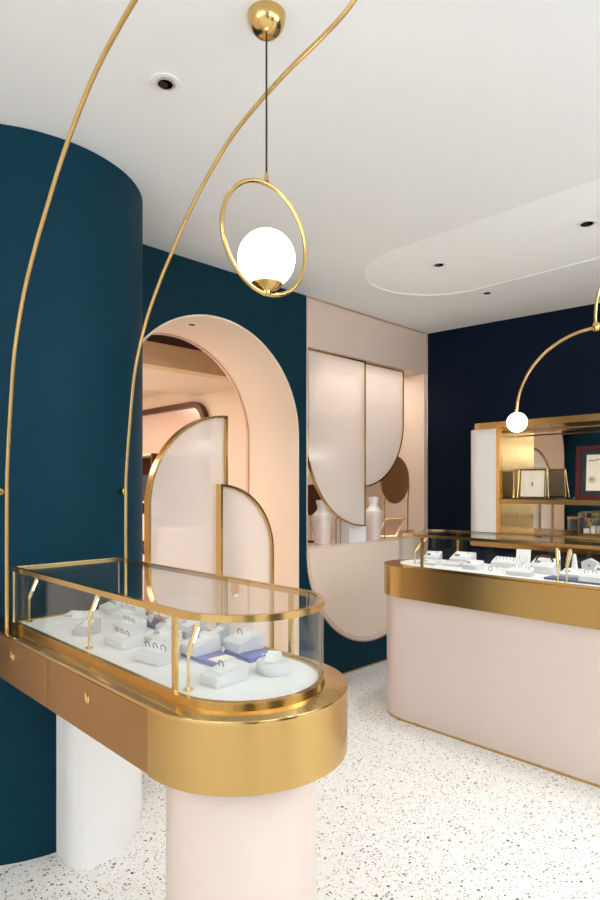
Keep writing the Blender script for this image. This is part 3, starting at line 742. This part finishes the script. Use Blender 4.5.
# tray, frames and stand on the upper shelf
SH = 1.2822
tag(obj('display_tray', B(-2.07, -1.72, 4.14, 4.30, SH, SH+.010, bevel=.002), 'green'), 'dark green tray on the upper cabinet shelf', 'tray')
t = thing('easel_frame', 'gold-framed cream card with a small pendant on the green tray', 'picture frame', (-1.91, 4.20, SH+.011))
R = leaning_frame(t, (-1.905, 4.20, SH+.0105), .185, .205, .008, .012, .08, -.10, 'brass_p', 'card')
bm = new(); tube(bm, [(0, -.014, .11), (0, -.014, .085)], .004, 8); bm.transform(R); obj('pendant', bm, 'ink', t)
bm = new(); tube(bm, [(-.10, .02, .21), (.10, .02, .21)], .004, 8); tube(bm, [(-.10, .02, .21), (-.105, -.01, .0)], .004, 8); tube(bm, [(.10, .02, .21), (.115, -.01, 0)], .004, 8)
bm.transform(Matrix.Translation((-1.905, 4.20, SH+.0105)) @ Matrix.Rotation(.08, 4, 'Z')); obj('easel', bm, 'bright', t)
t = thing('earring_stand', 'slim brass T-shaped stand left of the gold-framed card', 'jewellery stand', (-2.045, 4.2, SH+.0105))
bm = lathe(new(), [(0, 0), (.022, 0), (.010, .02), (.003, .07), (.0, .07)], (-2.045, 4.2, SH+.0105), 20); obj('foot', bm, 'brass_p', t, smooth=True)
obj('post', tube(new(), [(-2.045, 4.2, SH+.05), (-2.045, 4.2, SH+.215)], .003, 8), 'brass_p', t)
obj('crossbar', tube(new(), [(-2.072, 4.2, SH+.215), (-2.0, 4.2, SH+.215)], .003, 8), 'brass_p', t)
t = thing('certificate_frame', 'mahogany-red framed certificate with seal standing on the upper cabinet shelf', 'picture frame', (-1.33, 4.25, SH))
R = leaning_frame(t, (-1.335, 4.22, SH+.001), .55, .365, .028, .02, 0, -.07, 'red', 'card', 'mount', .068)
bm = new()
tube(bm, [(-.190+.22*i/14, -.0125, .262+.028*i/14+.004*math.sin(i*2.1)) for i in range(15)], .0026, 5)
for r_, z in ((.10, .235), (.13, .215), (.09, .195), (.12, .175)):
    box(bm, -.11, -.11+r_, -.0128, -.012, z, z+.003)
bm.transform(R); obj('lettering', bm, 'ink', t)
bm = new(); tube(bm, [(-.168+.021*math.cos(a), -.0122, .135+.021*math.sin(a)) for a in [2*PI*k/28 for k in range(28)]], .0016, 5, closed=True)
tube(bm, [(-.168+.012*math.cos(a), -.0122, .135+.012*math.sin(a)) for a in [2*PI*k/20 for k in range(20)]], .0012, 5, closed=True)
box(bm, -.174, -.162, -.0128, -.012, .130, .141)
bm.transform(R); obj('seal', bm, 'steel', t)
# glass box on the lower shelf
z0 = 1.0455
t = thing('glass_display_box', 'small brass-edged glass box with white pads on the lower cabinet shelf', 'display case', (-1.47, 4.25, z0))
bx0, bx1, by0, by1 = -1.585, -1.26, 4.19, 4.33
obj('base', B(bx0, bx1, by0, by1, z0, z0+.012), 'brass_p', t)
obj('glass', B(bx0+.004, bx1-.004, by0+.004, by1-.004, z0+.012, z0+.150), 'glass', t)
bm = new()
for x in (bx0, bx1-.006):
    for y in (by0, by1-.006): box(bm, x, x+.006, y, y+.006, z0+.012, z0+.15)
for y in (by0, by1-.006): box(bm, bx0, bx1, y, y+.006, z0+.15, z0+.156)
for x in (bx0, bx1-.006): box(bm, x, x+.006, by0, by1, z0+.15, z0+.156)
box(bm, (bx0+bx1)/2-.05, (bx0+bx1)/2-.044, by0, by0+.006, z0+.012, z0+.15)
obj('edge_frame', bm, 'brass_p', t)
bm = new()
for i, (x, h) in enumerate(((-1.545, .03), (-1.495, .05), (-1.41, .035), (-1.35, .06), (-1.30, .03))):
    box(bm, x-.02, x+.02, 4.23, 4.28, z0+.0122, z0+.0122+h, bevel=.002)
obj('pads', bm, 'white', t)

# ------------------------------------------------------------------ lights
def area(name, loc, sx, sy, e, rot=(0, 0, 0), col=(.93, .965, 1)):
    l = bpy.data.lights.new(name, 'AREA'); l.shape = 'RECTANGLE'; l.size = sx; l.size_y = sy; l.energy = e; l.color = col
    o = bpy.data.objects.new(name, l); COL.objects.link(o); o.location = loc; o.rotation_euler = rot; return o
def spot(name, loc, e, ang=70, blend=.6, target=None, col=(1, .98, .95), size=.03):
    l = bpy.data.lights.new(name, 'SPOT'); l.energy = e; l.spot_size = math.radians(ang); l.spot_blend = blend; l.color = col; l.shadow_soft_size = size
    o = bpy.data.objects.new(name, l); COL.objects.link(o); o.location = loc
    if target: o.rotation_euler = (Vector(target)-Vector(loc)).to_track_quat('-Z', 'Y').to_euler()
    return o
def point(name, loc, e, r=.05, col=(1, .95, .9)):
    l = bpy.data.lights.new(name, 'POINT'); l.energy = e; l.shadow_soft_size = r; l.color = col
    o = bpy.data.objects.new(name, l); COL.objects.link(o); o.location = loc; return o
area('added_ceiling_fill', (.9, .2, 2.66), 1.6, 2.2, 4)  # added fill at ceiling height, out of view, no fitting modelled
area('added_ceiling_fill', (-.6, -1.6, 2.66), 2.2, 1.2, 8)  # added fill behind the camera
area('added_ceiling_fill', (1.3, 3.2, 2.66), 1.6, 1.2, 44)  # added fill at the right, out of view
area('added_storefront_fill', (.2, YR+.05, 1.3), 3.4, 2.0, 10, (PI/2, 0, 0), (.90, .95, 1))  # added fill across the unseen front opening
area('added_wall_uplight', (2.55, 1.8, 1.9), .3, 5.0, 120, (0, math.radians(168), 0), (.90, .95, 1))  # added uplight out of view to brighten the ceiling; no cove there
area('added_front_uplight', (0, -2.9, 2.0), 4.0, .3, 70, (math.radians(168), 0, 0), (.90, .95, 1))  # added uplight behind the camera, also for the ceiling; no cove
spot('column_spot', (-1.70, 1.053, 2.66), 5, 100, .9, (-1.75, 1.0, 0))
spot('recess_spot', (-1.95, 3.076, 2.66), 32, 100, .9, (-1.95, 3.1, 0))
spot('recess_spot', (-1.138, 3.125, 2.66), 22, 100, .9, (-1.15, 3.1, 0))
spot('back_spot', (-2.01, 3.742, 2.66), 8, 110, .9, (-2.0, 3.9, 0))
spot('added_floor_spot', (-.9, 1.9, 2.66), 19, 110, .9, (-.9, 1.9, 0))  # added to brighten the floor, has no ceiling fitting
spot('added_floor_spot', (-1.9, 2.3, 2.66), 22, 110, .9, (-1.9, 2.3, 0))  # second added floor light without a fitting
spot('arch_spot', (-3.12, 2.12, 2.36), 8, 110, .8, (-3.12, 2.12, 0))
area('added_hall_fill', (-3.9, .3, 2.55), .7, 1.2, 30, col=(1, .94, .86))  # added unseen fill for the room beyond the arch
area('added_alcove_fill', (-6.2, 2.0, 2.42), 1.2, 2.0, 36, col=(1, .97, .94))  # added fill deeper in the far room, kept out of view
area('added_hall_fill', (-4.9, .6, 2.33), .6, 1.6, 26, col=(1, .97, .94))  # another added fill beyond the arch, out of view
area('niche_light', (-3.17, 3.66, 2.32), .2, 1.1, 3.6, col=(1, .95, .88))
area('case_light', (-1.62, .918, 1.084), .9, .25, .12, col=(1, .98, .96))
area('case_light', (-1.1, 3.1, 1.08), 1.8, .3, .4, col=(1, .98, .96))

w = bpy.data.worlds.new('world'); scene.world = w; w.use_nodes = True
w.node_tree.nodes['Background'].inputs[0].default_value = (.95, .97, 1, 1)
w.node_tree.nodes['Background'].inputs[1].default_value = .8

# ------------------------------------------------------------------ camera
cam = bpy.data.cameras.new('camera'); co = bpy.data.objects.new('camera', cam); COL.objects.link(co)
F = 600.; YH = 487.
cam.sensor_fit = 'VERTICAL'; cam.sensor_height = 36; cam.lens = F/900*36; cam.shift_y = (YH-450)/900; cam.clip_start = .02
th = math.atan2(300+288, F)
co.location = (0, 0, 1.37)
co.rotation_euler = Vector((-math.cos(th), math.sin(th), 0)).to_track_quat('-Z', 'Y').to_euler()
scene.camera = co
vs = scene.view_settings
vs.view_transform = 'Standard'; vs.look = 'None'; vs.gamma = 1; vs.use_curve_mapping = False; vs.exposure = 0.22
